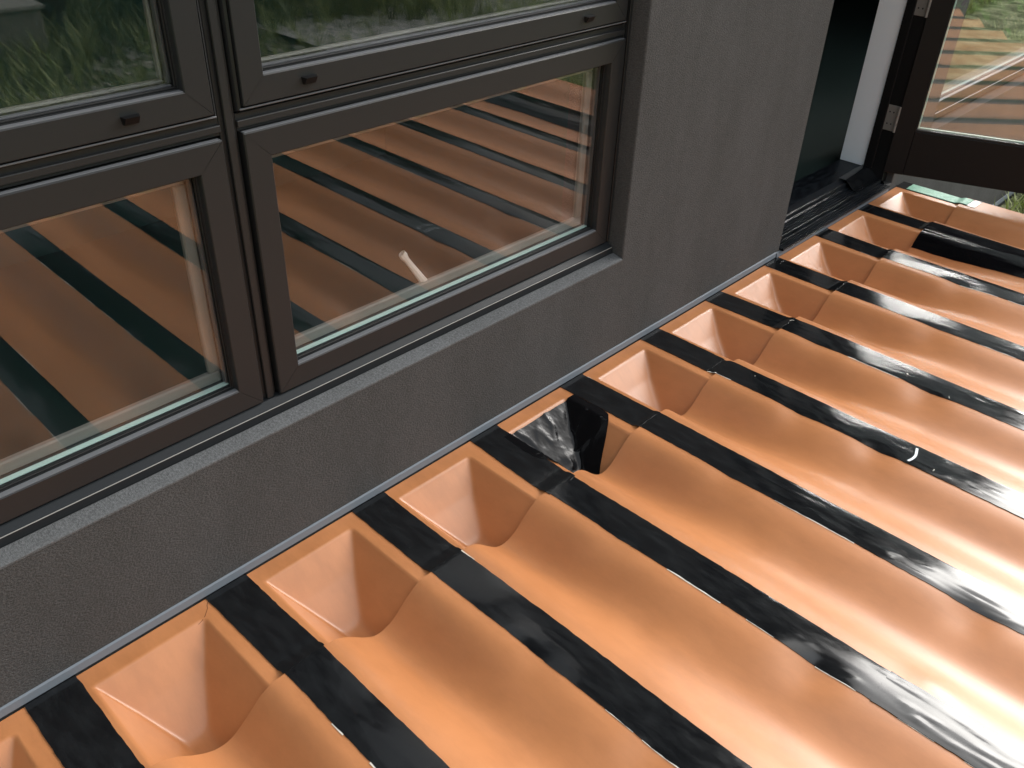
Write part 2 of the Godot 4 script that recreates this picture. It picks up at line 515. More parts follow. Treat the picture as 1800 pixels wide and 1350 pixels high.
func make_window(parent: Node3D, prof: Array, lo: Vector2, hi: Vector2, label: String, caps: Array) -> Node3D:
	var w := Node3D.new()
	w.name = "window"
	parent.add_child(w, true)
	w.position = Vector3(lo.x, lo.y, 0)
	if label:
		w.set_meta("label", label)
	var size := hi - lo
	for s in 4:
		var st := mb()
		mitred(st, prof, Vector2.ZERO, size, s)
		build(st, ["bottom_rail", "stile", "top_rail", "stile"][s], M.frame, w)
	var o: float = prof[-1].x - 0.008
	var g := prof[-1].x as float
	var st2 := mb()
	for b in [[g, g, size.x - g, g + 0.004], [g, size.y - g - 0.004, size.x - g, size.y - g], [g, g + 0.004, g + 0.004, size.y - g - 0.004], [size.x - g - 0.004, g + 0.004, size.x - g, size.y - g - 0.004]]:
		box(st2, Vector3(b[0], b[1], -0.0735), Vector3(b[2], b[3], -0.0672), 0.001)
	build(st2, "gasket", M.gasket, w)
	var st := mb()
	box(st, Vector3(o, o, -0.080), Vector3(size.x - o, size.y - o, -0.074))
	build(st, "pane", M.glass, w)
	st = mb()
	box(st, Vector3(o, o, -0.102), Vector3(size.x - o, size.y - o, -0.096))
	build(st, "pane", M.glass, w)
	# the spacer between the panes
	st = mb()
	var a := g + 0.0005
	var d := 0.0034
	box(st, Vector3(a, a, -0.0952), Vector3(size.x - a, a + d, -0.0825), 0.0008)
	build(st, "spacer_bar", M.spacer if prof == LOWER else M.lit_grey, w)
	st = mb()
	d = 0.006
	for b in [[a, size.y - a - d, size.x - a, size.y - a], [a, a + d, a + d, size.y - a - d], [size.x - a - d, a + d, size.x - a, size.y - a - d]]:
		box(st, Vector3(b[0], b[1], -0.0952), Vector3(b[2], b[3], -0.0825), 0.0008)
	build(st, "side_spacer", M.spacer_dark, w)
	# the room side of the sash, seen faintly through the panes
	st = mb()
	d = 0.026 if prof == LOWER else 0.007
	for b in [[a, a, size.x - a, a + d], [a, size.y - a - d, size.x - a, size.y - a], [a, a + d, a + d, size.y - a - d], [size.x - a - d, a + d, size.x - a, size.y - a - d]]:
		box(st, Vector3(b[0], b[1], -0.122), Vector3(b[2], b[3], -0.1065), 0.003)
	build(st, "inner_sash", M.inner_sash, w)
	# pale strip on the ledge below the glass, skylight put into its colour
	st = mb()
	box(st, Vector3(g - 0.0030, g - 0.0042, -0.0650), Vector3(size.x - g + 0.0030, g - 0.0016, -0.0522), 0.0006)
	build(st, "glazing_ledge", M.lit_grey, w)
	if prof == LOWER:
		st = mb()
		box(st, Vector3(0.003, size.y - 0.0004, -0.0640), Vector3(size.x - 0.003, size.y + 0.0008, -0.0530), 0.0005)
		build(st, "top_ledge", M.lit_grey, w)  # sash top as lit from above, painted with a pale strip
	else:
		st = mb()
		box(st, Vector3(0.004, 0.0030, -0.0575), Vector3(size.x - 0.004, 0.0066, -0.0540), 0.0012)
		build(st, "drip_bead", M.lit_grey, w)  # bead painted paler to carry the light on its upper side
	for x in caps:
		st = mb()
		var y := 0.0405
		var pts := []
		for q in [[-0.0145, 0.0], [0.0145, 0.0], [0.0125, -0.013], [-0.0125, -0.013]]:
			pts.append(Vector2(q[0], q[1]))
		var fr := []
		var bk := []
		for q in pts:
			var out := 0.0125 if q.y == 0.0 else 0.0045
			fr.append(Vector3(x - lo.x + q.x * (0.86 if q.y == 0.0 else 1.0), y + q.y, -0.0497 + out))
			bk.append(Vector3(x - lo.x + q.x * 1.12, y + q.y * 1.05 + 0.001, -0.0500))
		face(st, fr, Vector3(0, 0, 1))
		for i in 4:
			var j := (i + 1) % 4
			face(st, [bk[i], bk[j], fr[j], fr[i]], (fr[i] + fr[j]) / 2.0 - Vector3(x - lo.x, y - 0.0065, -0.05))
		build(st, "drain_cap", M.black_frame, w)
	return w

# ------------------------------------------------------------------ the house
func wall_shape(st: SurfaceTool, x0: float, x1: float, y0: float, y1: float, depth: float, openings: Array) -> void:
	# an outer wall with rectangular openings whose arrises are a little rounded; openings: Rect2 of the clear hole
	var c := 0.005
	var xs := [x0, x1]
	var ys := [y0, y1]
	for o in openings:
		xs.append_array([o.position.x - c, o.end.x + c])
		ys.append_array([o.position.y - c, o.end.y + c])
	xs.sort()
	ys.sort()
	for i in xs.size() - 1:
		for j in ys.size() - 1:
			if xs[i + 1] - xs[i] < 0.0001 or ys[j + 1] - ys[j] < 0.0001:
				continue
			var mid := Vector2((xs[i] + xs[i + 1]) / 2.0, (ys[j] + ys[j + 1]) / 2.0)
			var hole := false
			for o in openings:
				if o.grow(c).has_point(mid):
					hole = true
			if not hole:
				face(st, [Vector3(xs[i], ys[j], 0), Vector3(xs[i + 1], ys[j], 0), Vector3(xs[i + 1], ys[j + 1], 0), Vector3(xs[i], ys[j + 1], 0)], Vector3(0, 0, 1))
				face(st, [Vector3(xs[i], ys[j], -depth), Vector3(xs[i + 1], ys[j], -depth), Vector3(xs[i + 1], ys[j + 1], -depth), Vector3(xs[i], ys[j + 1], -depth)], Vector3(0, 0, -1))
	for o in openings:
		var p: Vector2 = o.position
		var q: Vector2 = o.end
		var cs := [p, Vector2(q.x, p.y), q, Vector2(p.x, q.y)]
		var grow := [Vector2(-c, -c), Vector2(c, -c), Vector2(c, c), Vector2(-c, c)]
		var inn := [Vector3(0, 1, 0), Vector3(-1, 0, 0), Vector3(0, -1, 0), Vector3(1, 0, 0)]
		for k in 4:
			var l := (k + 1) % 4
			var prev_a := Vector3(cs[k].x + grow[k].x, cs[k].y + grow[k].y, 0)
			var prev_b := Vector3(cs[l].x + grow[l].x, cs[l].y + grow[l].y, 0)
			for s in 4:
				var ang := (s + 1) / 4.0 * PI / 2.0
				var g := c * (1.0 - sin(ang))
				var zz := -c * (1.0 - cos(ang))
				var a := Vector3(cs[k].x + signf(grow[k].x) * g, cs[k].y + signf(grow[k].y) * g, zz)
				var b := Vector3(cs[l].x + signf(grow[l].x) * g, cs[l].y + signf(grow[l].y) * g, zz)
				face(st, [prev_a, prev_b, b, a], inn[k] + Vector3(0, 0, 1))
				prev_a = a
				prev_b = b
			face(st, [prev_a, prev_b, Vector3(cs[l].x, cs[l].y, -depth), Vector3(cs[k].x, cs[k].y, -depth)], inn[k])

func extrude_x(st: SurfaceTool, prof: Array, x0: float, x1: float) -> void:
	# prof runs from the front bottom up and back: (z, y)
	for i in prof.size() - 1:
		var a: Vector2 = prof[i]
		var b: Vector2 = prof[i + 1]
		var e := b - a
		face(st, [Vector3(x0, a.y, a.x), Vector3(x1, a.y, a.x), Vector3(x1, b.y, b.x), Vector3(x0, b.y, b.x)], Vector3(0, -e.x, e.y))
	for x in [x0, x1]:
		var pts := []
		for p in prof:
			pts.append(Vector3(x, p.y, p.x))
		face(st, pts, Vector3(-1 if x == x0 else 1, 0, 0))

func make_house() -> void:
	var h := thing("house", "dark house front with bronze framed windows and open door", "house")
	var st := mb()
	wall_shape(st, -3.0, 9.0, -0.75, 3.1, 0.25, [Rect2(-0.62, 0.341, 2.427, 2.0), Rect2(2.868, 0.03, 1.034, 2.2), Rect2(4.22, 0.20, 2.4, 2.03)])
	build(st, "stucco_wall", M.stucco, h)
	st = mb()
	box(st, Vector3(-3.0, -0.75, -5.0), Vector3(-2.75, 3.1, -0.2501))
	box(st, Vector3(8.75, -0.75, -5.0), Vector3(9.0, 3.1, -0.2501))
	box(st, Vector3(-2.7499, -0.75, -5.0), Vector3(8.7499, 3.1, -4.75))
	var side := build(st, "stucco_wall", M.stucco, h)
	side.name = "outer_wall"
	st = mb()
	box(st, Vector3(-3.1, 3.1, -5.1), Vector3(9.1, 3.28, 0.52), 0.01)
	build(st, "overhanging_roof", M.deck, h)
	st = mb()
	box(st, Vector3(-2.7499, -0.2, -4.7499), Vector3(2.40, 0.05, -0.2502))
	build(st, "room_floor", M.room_floor, h)
	st = mb()
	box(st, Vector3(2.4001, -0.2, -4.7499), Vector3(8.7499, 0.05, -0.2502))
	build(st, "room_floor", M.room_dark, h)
	st = mb()
	box(st, Vector3(-2.7, 0.0501, -1.9), Vector3(2.3499, 2.6, -1.8))
	box(st, Vector3(2.35, 0.0501, -1.7999), Vector3(2.45, 2.6, -0.26))
	build(st, "room_wall", M.room, h)
	st = mb()
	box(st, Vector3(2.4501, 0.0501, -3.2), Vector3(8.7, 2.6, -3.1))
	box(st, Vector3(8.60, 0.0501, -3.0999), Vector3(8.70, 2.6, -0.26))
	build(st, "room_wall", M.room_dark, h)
	st = mb()
	box(st, Vector3(-2.7, 2.6001, -4.7), Vector3(8.7, 2.7, -0.255))
	build(st, "room_ceiling", M.room, h)

	# pale metal flashing where the wall meets the roof, and its lower run right of the door
	st = mb()
	extrude_x(st, [Vector2(0.0005, 0.004), Vector2(0.006, 0.004), Vector2(0.0066, 0.0052), Vector2(0.0050, 0.0225), Vector2(0.0020, 0.0250), Vector2(0.0005, 0.0252)], -0.9, 2.838)
	build(st, "base_flashing", M.flashing, h)
	st = mb()
	extrude_x(st, [Vector2(0.0005, 0.002), Vector2(0.010, 0.002), Vector2(0.0106, 0.0052), Vector2(0.0075, 0.0195), Vector2(0.0030, 0.0220), Vector2(0.0005, 0.0222)], 2.842, 3.86)
	build(st, "base_flashing", M.flashing, h)
	st = mb()
	extrude_x(st, [Vector2(0.0005, -0.655), Vector2(0.012, -0.655), Vector2(0.012, -0.648), Vector2(0.0040, -0.628), Vector2(0.0005, -0.628)], 4.1, 8.9)
	build(st, "base_flashing", M.flashing, h)

	# plaster ledge below the windows, skylight painted in as a lighter stucco
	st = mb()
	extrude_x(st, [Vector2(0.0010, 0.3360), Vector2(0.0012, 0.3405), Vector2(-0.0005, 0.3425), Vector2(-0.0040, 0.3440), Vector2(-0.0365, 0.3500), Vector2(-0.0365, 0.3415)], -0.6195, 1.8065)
	build(st, "window_sill", M.lit_ledge_stucco, h)
	# frame that the four sashes sit in
	st = mb()
	box(st, Vector3(-0.6, 0.3515, -0.128), Vector3(1.803, 0.3535, -0.0360))
	extrude_x(st, [Vector2(-0.0355, 0.3536), Vector2(-0.0355, 0.3705), Vector2(-0.0366, 0.3720), Vector2(-0.0385, 0.3722), Vector2(-0.0555, 0.3835), Vector2(-0.128, 0.3835), Vector2(-0.128, 0.3536)], -0.6, 1.797)
	build(st, "window_frame", M.sill_metal, h).name = "frame_sill"
	st = mb()
	box(st, Vector3(-0.6, 0.3705, -0.0372), Vector3(1.797, 0.3726, -0.0352), 0.0006)
	build(st, "sill_edge", M.lit_edge, h)  # highlight along the sill's front edge, painted as a thin pale strip
	st = mb()
	box(st, Vector3(0.5965, 0.384, -0.120), Vector3(0.6305, 2.28, -0.0665), 0.001)
	box(st, Vector3(0.6060, 0.384, -0.0664), Vector3(0.6225, 2.28, -0.0580), 0.0015)
	build(st, "mullion", M.frame, h)
	st = mb()
	for r in [[-0.6, 0.5962], [0.6308, 1.787]]:
		box(st, Vector3(r[0], 0.9745, -0.120), Vector3(r[1], 1.0075, -0.0665), 0.001)
		box(st, Vector3(r[0], 0.9825, -0.0664), Vector3(r[1], 0.9955, -0.0590), 0.0012)
	build(st, "transom", M.frame, h)
	st = mb()
	box(st, Vector3(1.7885, 0.384, -0.128), Vector3(1.8035, 2.3, -0.0665), 0.001)
	box(st, Vector3(1.7945, 0.384, -0.0664), Vector3(1.8035, 2.3, -0.0540), 0.001)
	box(st, Vector3(-0.615, 0.384, -0.128), Vector3(-0.596, 2.3, -0.060), 0.001)
	box(st, Vector3(-0.5958, 2.285, -0.128), Vector3(1.7883, 2.335, -0.060), 0.001)
	build(st, "window_frame", M.frame, h)

	make_window(h, LOWER, Vector2(-0.595, 0.3875), Vector2(0.5915, 0.9715), "lower left window with dim reflection of the roof", [])
	var lr := make_window(h, LOWER, Vector2(0.6345, 0.3875), Vector2(1.7845, 0.9735), "lower right window reflecting many terracotta troughs", [])
	make_window(h, UPPER, Vector2(-0.595, 1.0085), Vector2(0.5935, 2.28), "upper left window reflecting tall grass", [-0.36, 0.4315])
	make_window(h, UPPER, Vector2(0.6325, 1.0110), Vector2(1.7865, 2.28), "upper right window reflecting dark garden shrubs", [0.787, 1.618])
	# a crank lever inside the lower right window
	st = mb()
	var a := Vector3(1.128, 0.452, -0.116) - Vector3(0.6345, 0.3875, 0)
	var b := Vector3(1.058, 0.563, -0.128) - Vector3(0.6345, 0.3875, 0)
	for k in 10:
		var t0 := k / 10.0
		var t1 := (k + 1) / 10.0
		var r0 := lerpf(0.013, 0.007, pow(t0, 0.6)) + (0.004 if k == 9 else 0.0)
		var r1 := lerpf(0.013, 0.007, pow(t1, 0.6)) + (0.003 if k >= 8 else 0.0)
		var p0 := a.lerp(b, t0)
		var p1 := a.lerp(b, t1)
		var d := (b - a).normalized()
		var e := d.cross(Vector3(0, 0, 1)).normalized()
		var f := Vector3(0, 0, 0.6)
		for i in 8:
			var a0 := i / 8.0 * TAU
			var a1 := (i + 1) / 8.0 * TAU
			face(st, [p0 + r0 * (e * cos(a0) + f * sin(a0)), p0 + r0 * (e * cos(a1) + f * sin(a1)), p1 + r1 * (e * cos(a1) + f * sin(a1)), p1 + r1 * (e * cos(a0) + f * sin(a0))], e * cos((a0 + a1) / 2) + f * sin((a0 + a1) / 2))
	build(st, "window_handle", M.handle, lr)

	# the window right of the door, seen only through the door's glass
	st = mb()
	box(st, Vector3(4.225, 0.215, -0.12), Vector3(6.61, 0.25, -0.045), 0.002)
	box(st, Vector3(4.225, 2.18, -0.12), Vector3(6.61, 2.228, -0.06), 0.002)
	box(st, Vector3(4.225, 0.251, -0.12), Vector3(4.27, 2.179, -0.06), 0.002)
	box(st, Vector3(6.565, 0.251, -0.12), Vector3(6.61, 2.179, -0.06), 0.002)
	build(st, "window_frame", M.frame, h)
	make_window(h, LOWER, Vector2(4.272, 0.252), Vector2(6.563, 2.178), "window right of the open door", [])

	# door: jambs, threshold, leaf
	st = mb()
	box(st, Vector3(3.851, 0.031, -0.128), Vector3(3.901, 2.229, -0.030), 0.002)
	box(st, Vector3(3.8385, 0.092, -0.128), Vector3(3.8508, 2.19, -0.088), 0.002)
	box(st, Vector3(2.869, 0.031, -0.128), Vector3(2.905, 2.229, -0.060), 0.002)
	box(st, Vector3(2.9055, 2.185, -0.128), Vector3(3.8505, 2.229, -0.060), 0.002)
	build(st, "door_frame", M.black_frame, h)
	st = mb()
	box(st, Vector3(3.8500, 0.0885, -0.2495), Vector3(3.9005, 2.229, -0.1285), 0.001)
	build(st, "white_jamb_lining", M.white, h)
	st = mb()
	var pr := [Vector2(0.0002, 0.024), Vector2(0.0180, 0.0245), Vector2(0.0185, 0.030)]
	var z := 0.0165
	var y := 0.030
	for k in 4:
		pr.append_array([Vector2(z, y), Vector2(z - 0.0012, y + 0.0050), Vector2(z - 0.0050, y + 0.0050), Vector2(z - 0.0062, y)])
		z -= 0.0115
	pr.append_array([Vector2(-0.030, 0.032), Vector2(-0.0305, 0.0500), Vector2(-0.035, 0.0520), Vector2(-0.0365, 0.0475)])
	z = -0.040
	y = 0.0475
	for k in 4:
		pr.append_array([Vector2(z, y), Vector2(z - 0.0010, y + 0.0055), Vector2(z - 0.0045, y + 0.0058), Vector2(z - 0.0056, y + 0.0008)])
		z -= 0.0122
		y += 0.0022
	pr.append_array([Vector2(-0.090, 0.062), Vector2(-0.0925, 0.078), Vector2(-0.098, 0.0815), Vector2(-0.128, 0.0875), Vector2(-0.25, 0.0875), Vector2(-0.25, 0.024)])
	extrude_x(st, pr, 2.8695, 3.8505)
	build(st, "threshold", M.threshold, h)
	# a strip of loose black membrane at the hinge end
	st = mb()
	grid(st, 14, 14, func(u, v):
		var x: float = lerpf(3.60, 3.8495, u)
		var zz: float = lerpf(-0.030, -0.13, v)
		return Vector3(x, 0.055 + 0.040 * smoothstep(0.1, 0.75, v) + 0.006 * wrinkle.get_noise_2d(x * 22.0, zz * 40.0) * (1.0 - v), zz + 0.010 * wrinkle.get_noise_2d(x * 9.0, 7.0)), Vector3(0, 1, 0.3))
	build(st, "sill_membrane", M.tape, h)

	make_door(h)

func make_door(h: Node3D) -> void:
	var d := Node3D.new()
	d.name = "door"
	h.add_child(d, true)
	d.position = Vector3(3.842, 0.090, -0.0316)
	d.rotation.y = atan2(0.373, 0.9278)
	d.set_meta("label", "open black door with large glass pane")
	# in the leaf's own axes z runs from the hinge outwards and its visible face looks towards -x
	var w := 0.95
	var hh := 2.09
	var th := 0.045
	var st := mb()
	box(st, Vector3(0, 0, 0.0), Vector3(th, hh, 0.0845), 0.002)
	build(st, "stile", M.black_frame, d)
	st = mb()
	box(st, Vector3(0, 0, w - 0.0845), Vector3(th, hh, w), 0.002)
	build(st, "stile", M.black_frame, d)
	st = mb()
	box(st, Vector3(0.0003, 0.0003, 0.0847), Vector3(th, 0.2005, w - 0.0847), 0.002)
	build(st, "bottom_rail", M.black_frame, d)
	st = mb()
	box(st, Vector3(0.0003, hh - 0.10, 0.0847), Vector3(th, hh - 0.0003, w - 0.0847), 0.002)
	build(st, "top_rail", M.black_frame, d)
	st = mb()
	for b in [[0.2007, 0.2085, 0.0848, w - 0.0848], [hh - 0.1085, hh - 0.1003, 0.0848, w - 0.0848], [0.2087, hh - 0.1087, 0.0848, 0.0915], [0.2087, hh - 0.1087, w - 0.0915, w - 0.0848]]:
		box(st, Vector3(0.004, b[0], b[2]), Vector3(0.012, b[1], b[3]), 0.001)
	build(st, "glazing_bead", M.gasket, d)
	st = mb()
	box(st, Vector3(0.0125, 0.203, 0.087), Vector3(0.0180, hh - 0.103, w - 0.087))
	build(st, "pane", M.glass, d)
	st = mb()
	face(st, [Vector3(0.0192, 0.203, 0.087), Vector3(0.0192, 0.203, w - 0.087), Vector3(0.0192, hh - 0.103, w - 0.087), Vector3(0.0192, hh - 0.103, 0.087)], Vector3(-1, 0, 0))
	build(st, "reflecting_coat", M.door_coat, d)
	st = mb()
	box(st, Vector3(0.0320, 0.203, 0.087), Vector3(0.0375, hh - 0.103, w - 0.087))
	build(st, "pane", M.glass, d)
	st = mb()
	for b in [[0.2085, 0.216, 0.0916, w - 0.0916], [0.2165, hh - 0.11, 0.0916, 0.0990], [0.2165, hh - 0.11, w - 0.0990, w - 0.0916]]:
		box(st, Vector3(0.0205, b[0], b[2]), Vector3(0.0310, b[1], b[3]), 0.001)
	build(st, "spacer_bar", M.spacer, d)
	# hinges: a leaf plate on the jamb and a barrel by the door's edge
	for y in [0.185, 0.672, 1.75]:
		var turn := Transform3D(Basis(Vector3.UP, -d.rotation.y), Vector3(0, y, 0))
		st = mb()
		box(st, Vector3(0.0045, 0.0, -0.058), Vector3(0.0080, 0.112, -0.006), 0.0012)
		for k in 3:
			var y0 := k * 0.038
			for i in 12:
				var a0 := i / 12.0 * TAU
				var a1 := (i + 1) / 12.0 * TAU
				var c := Vector3(0.000, 0, -0.003)
				var r := 0.0062
				face(st, [c + Vector3(cos(a0) * r, y0, sin(a0) * r), c + Vector3(cos(a1) * r, y0, sin(a1) * r), c + Vector3(cos(a1) * r, y0 + 0.0365, sin(a1) * r), c + Vector3(cos(a0) * r, y0 + 0.0365, sin(a0) * r)], Vector3(cos((a0 + a1) / 2), 0, sin((a0 + a1) / 2)))
				face(st, [c + Vector3(0, y0 + 0.0365, 0), c + Vector3(cos(a0) * r, y0 + 0.0365, sin(a0) * r), c + Vector3(cos(a1) * r, y0 + 0.0365, sin(a1) * r)], Vector3.UP)
		build(st, "hinge", M.hinge, d).transform = turn
		for q in [[0.030, -0.026], [0.030, -0.044], [0.082, -0.026], [0.082, -0.044]]:
			st = mb()
			box(st, Vector3(0.0038, q[0] - 0.003, q[1] - 0.003), Vector3(0.0047, q[0] + 0.003, q[1] + 0.003), 0.0004)
			build(st, "screw", M.black_frame, d).transform = turn

# ------------------------------------------------------------------ garden, seen only in reflections and at the far right
func leaf_mesh(w: float, l: float) -> ArrayMesh:
	var st := mb()
	var p := [Vector3(0, 0, 0), Vector3(w * 0.5, l * 0.45, w * 0.15), Vector3(0, l, -w * 0.2), Vector3(-w * 0.5, l * 0.45, w * 0.15), Vector3(0, l * 0.45, -w * 0.05)]
	face(st, [p[0], p[1], p[4]], Vector3(0, 0, 1))
	face(st, [p[1], p[2], p[4]], Vector3(0, 0, 1))
	face(st, [p[2], p[3], p[4]], Vector3(0, 0, 1))
	face(st, [p[3], p[0], p[4]], Vector3(0, 0, 1))
	st.generate_normals()
	st.index()
	return st.commit()

func leaves(parent: Node3D, called: String, m: Material, mesh: Mesh, clumps: Array, per: int) -> MultiMeshInstance3D:
	# clumps: [centre, radius]; leaves lie on and in each ball, turned every way
	var mm := MultiMesh.new()
	mm.transform_format = MultiMesh.TRANSFORM_3D
	mm.use_colors = true
	mm.mesh = mesh
	mm.instance_count = clumps.size() * per
	var k := 0
	for c in clumps:
		var tone := rng.randf_range(0.65, 1.25)
		for i in per:
			var d := Vector3(rng.randfn(), rng.randfn(), rng.randfn()).normalized()
			var r: float = c[1] * pow(rng.randf(), 0.4)
			var b := Basis.from_euler(Vector3(rng.randf() * TAU, rng.randf() * TAU, rng.randf() * TAU)).scaled(Vector3.ONE * rng.randf_range(0.7, 1.3))
			mm.set_instance_transform(k, Transform3D(b, c[0] + d * r * Vector3(1, 0.85, 1)))
			var t := tone * rng.randf_range(0.75, 1.2)
			mm.set_instance_color(k, Color(t, t, t * 0.95))
			k += 1
	var o := MultiMeshInstance3D.new()
	o.multimesh = mm
	o.material_override = m
	o.name = called
	parent.add_child(o, true)
	o.set_meta("kind", "stuff")
	return o

func limb(st: SurfaceTool, a: Vector3, b: Vector3, ra: float, rb: float) -> void:
	var d := (b - a).normalized()
	var e := d.cross(Vector3(0.3, 0.1, 1)).normalized()
	var f := d.cross(e)
	grid(st, 12, 6, func(u, v):
		var r: float = lerpf(ra, rb, v) * (1.0 + 0.08 * sin(u * TAU * 3.0 + v * 5.0))
		var bow := sin(v * PI) * (b - a).length() * 0.03
		return a.lerp(b, v) + (e * cos(u * TAU) + f * sin(u * TAU)) * r + e * bow, e * cos(PI) + f * 0.0)

func tree(at: Vector3, height: float, r: float, crown_r: float, leaf_mat: Material, label: String, per := 260, n_clumps := 26, low := 0.45) -> void:
	var t := thing("broadleaf_tree", label, "tree", at)
	var st := mb()
	limb(st, Vector3(0, -0.1, 0), Vector3(0.1, height * 0.55, 0.05), r, r * 0.65)
	limb(st, Vector3(0.1, height * 0.5, 0.05), Vector3(crown_r * 0.5, height * 0.85, 0.2), r * 0.55, r * 0.2)
	limb(st, Vector3(0.1, height * 0.5, 0.05), Vector3(-crown_r * 0.5, height * 0.8, -0.2), r * 0.5, r * 0.2)
	limb(st, Vector3(0.1, height * 0.53, 0.05), Vector3(0.0, height * 0.95, -0.3), r * 0.5, r * 0.15)
	build(st, "trunk", M.bark, t)
	var clumps := []
	for k in n_clumps:
		var d := Vector3(rng.randfn(), rng.randfn() * 0.8, rng.randfn()).normalized() * pow(rng.randf(), 0.45)
		clumps.append([Vector3(d.x * crown_r, height * (low + (1.0 - low) * 0.5) + d.y * height * (1.0 - low) * 0.5, d.z * crown_r), crown_r * rng.randf_range(0.22, 0.38)])
	leaves(t, "crown", leaf_mat, leaf_mesh(0.13, 0.2), clumps, per)

func shrub(at: Vector3, size: Vector3, leaf_mat: Material, label: String, per := 240, n := 16) -> void:
	var t := thing("garden_shrub", label, "shrub", at, "")
	var st := mb()
	for k in 4:
		limb(st, Vector3(0, -0.05, 0), Vector3(rng.randf_range(-0.4, 0.4) * size.x, size.y * 0.7, rng.randf_range(-0.4, 0.4) * size.z), 0.025, 0.008)
	build(st, "stem", M.bark, t)
	var clumps := []
	for k in n:
		var d := Vector3(rng.randf_range(-1, 1), rng.randf(), rng.randf_range(-1, 1))
		clumps.append([Vector3(d.x * size.x * 0.45, size.y * (0.12 + 0.75 * d.y * (1.0 - 0.4 * absf(d.x))), d.z * size.z * 0.45), size.y * rng.randf_range(0.16, 0.28)])
	leaves(t, "foliage", leaf_mat, leaf_mesh(0.09, 0.14), clumps, per)

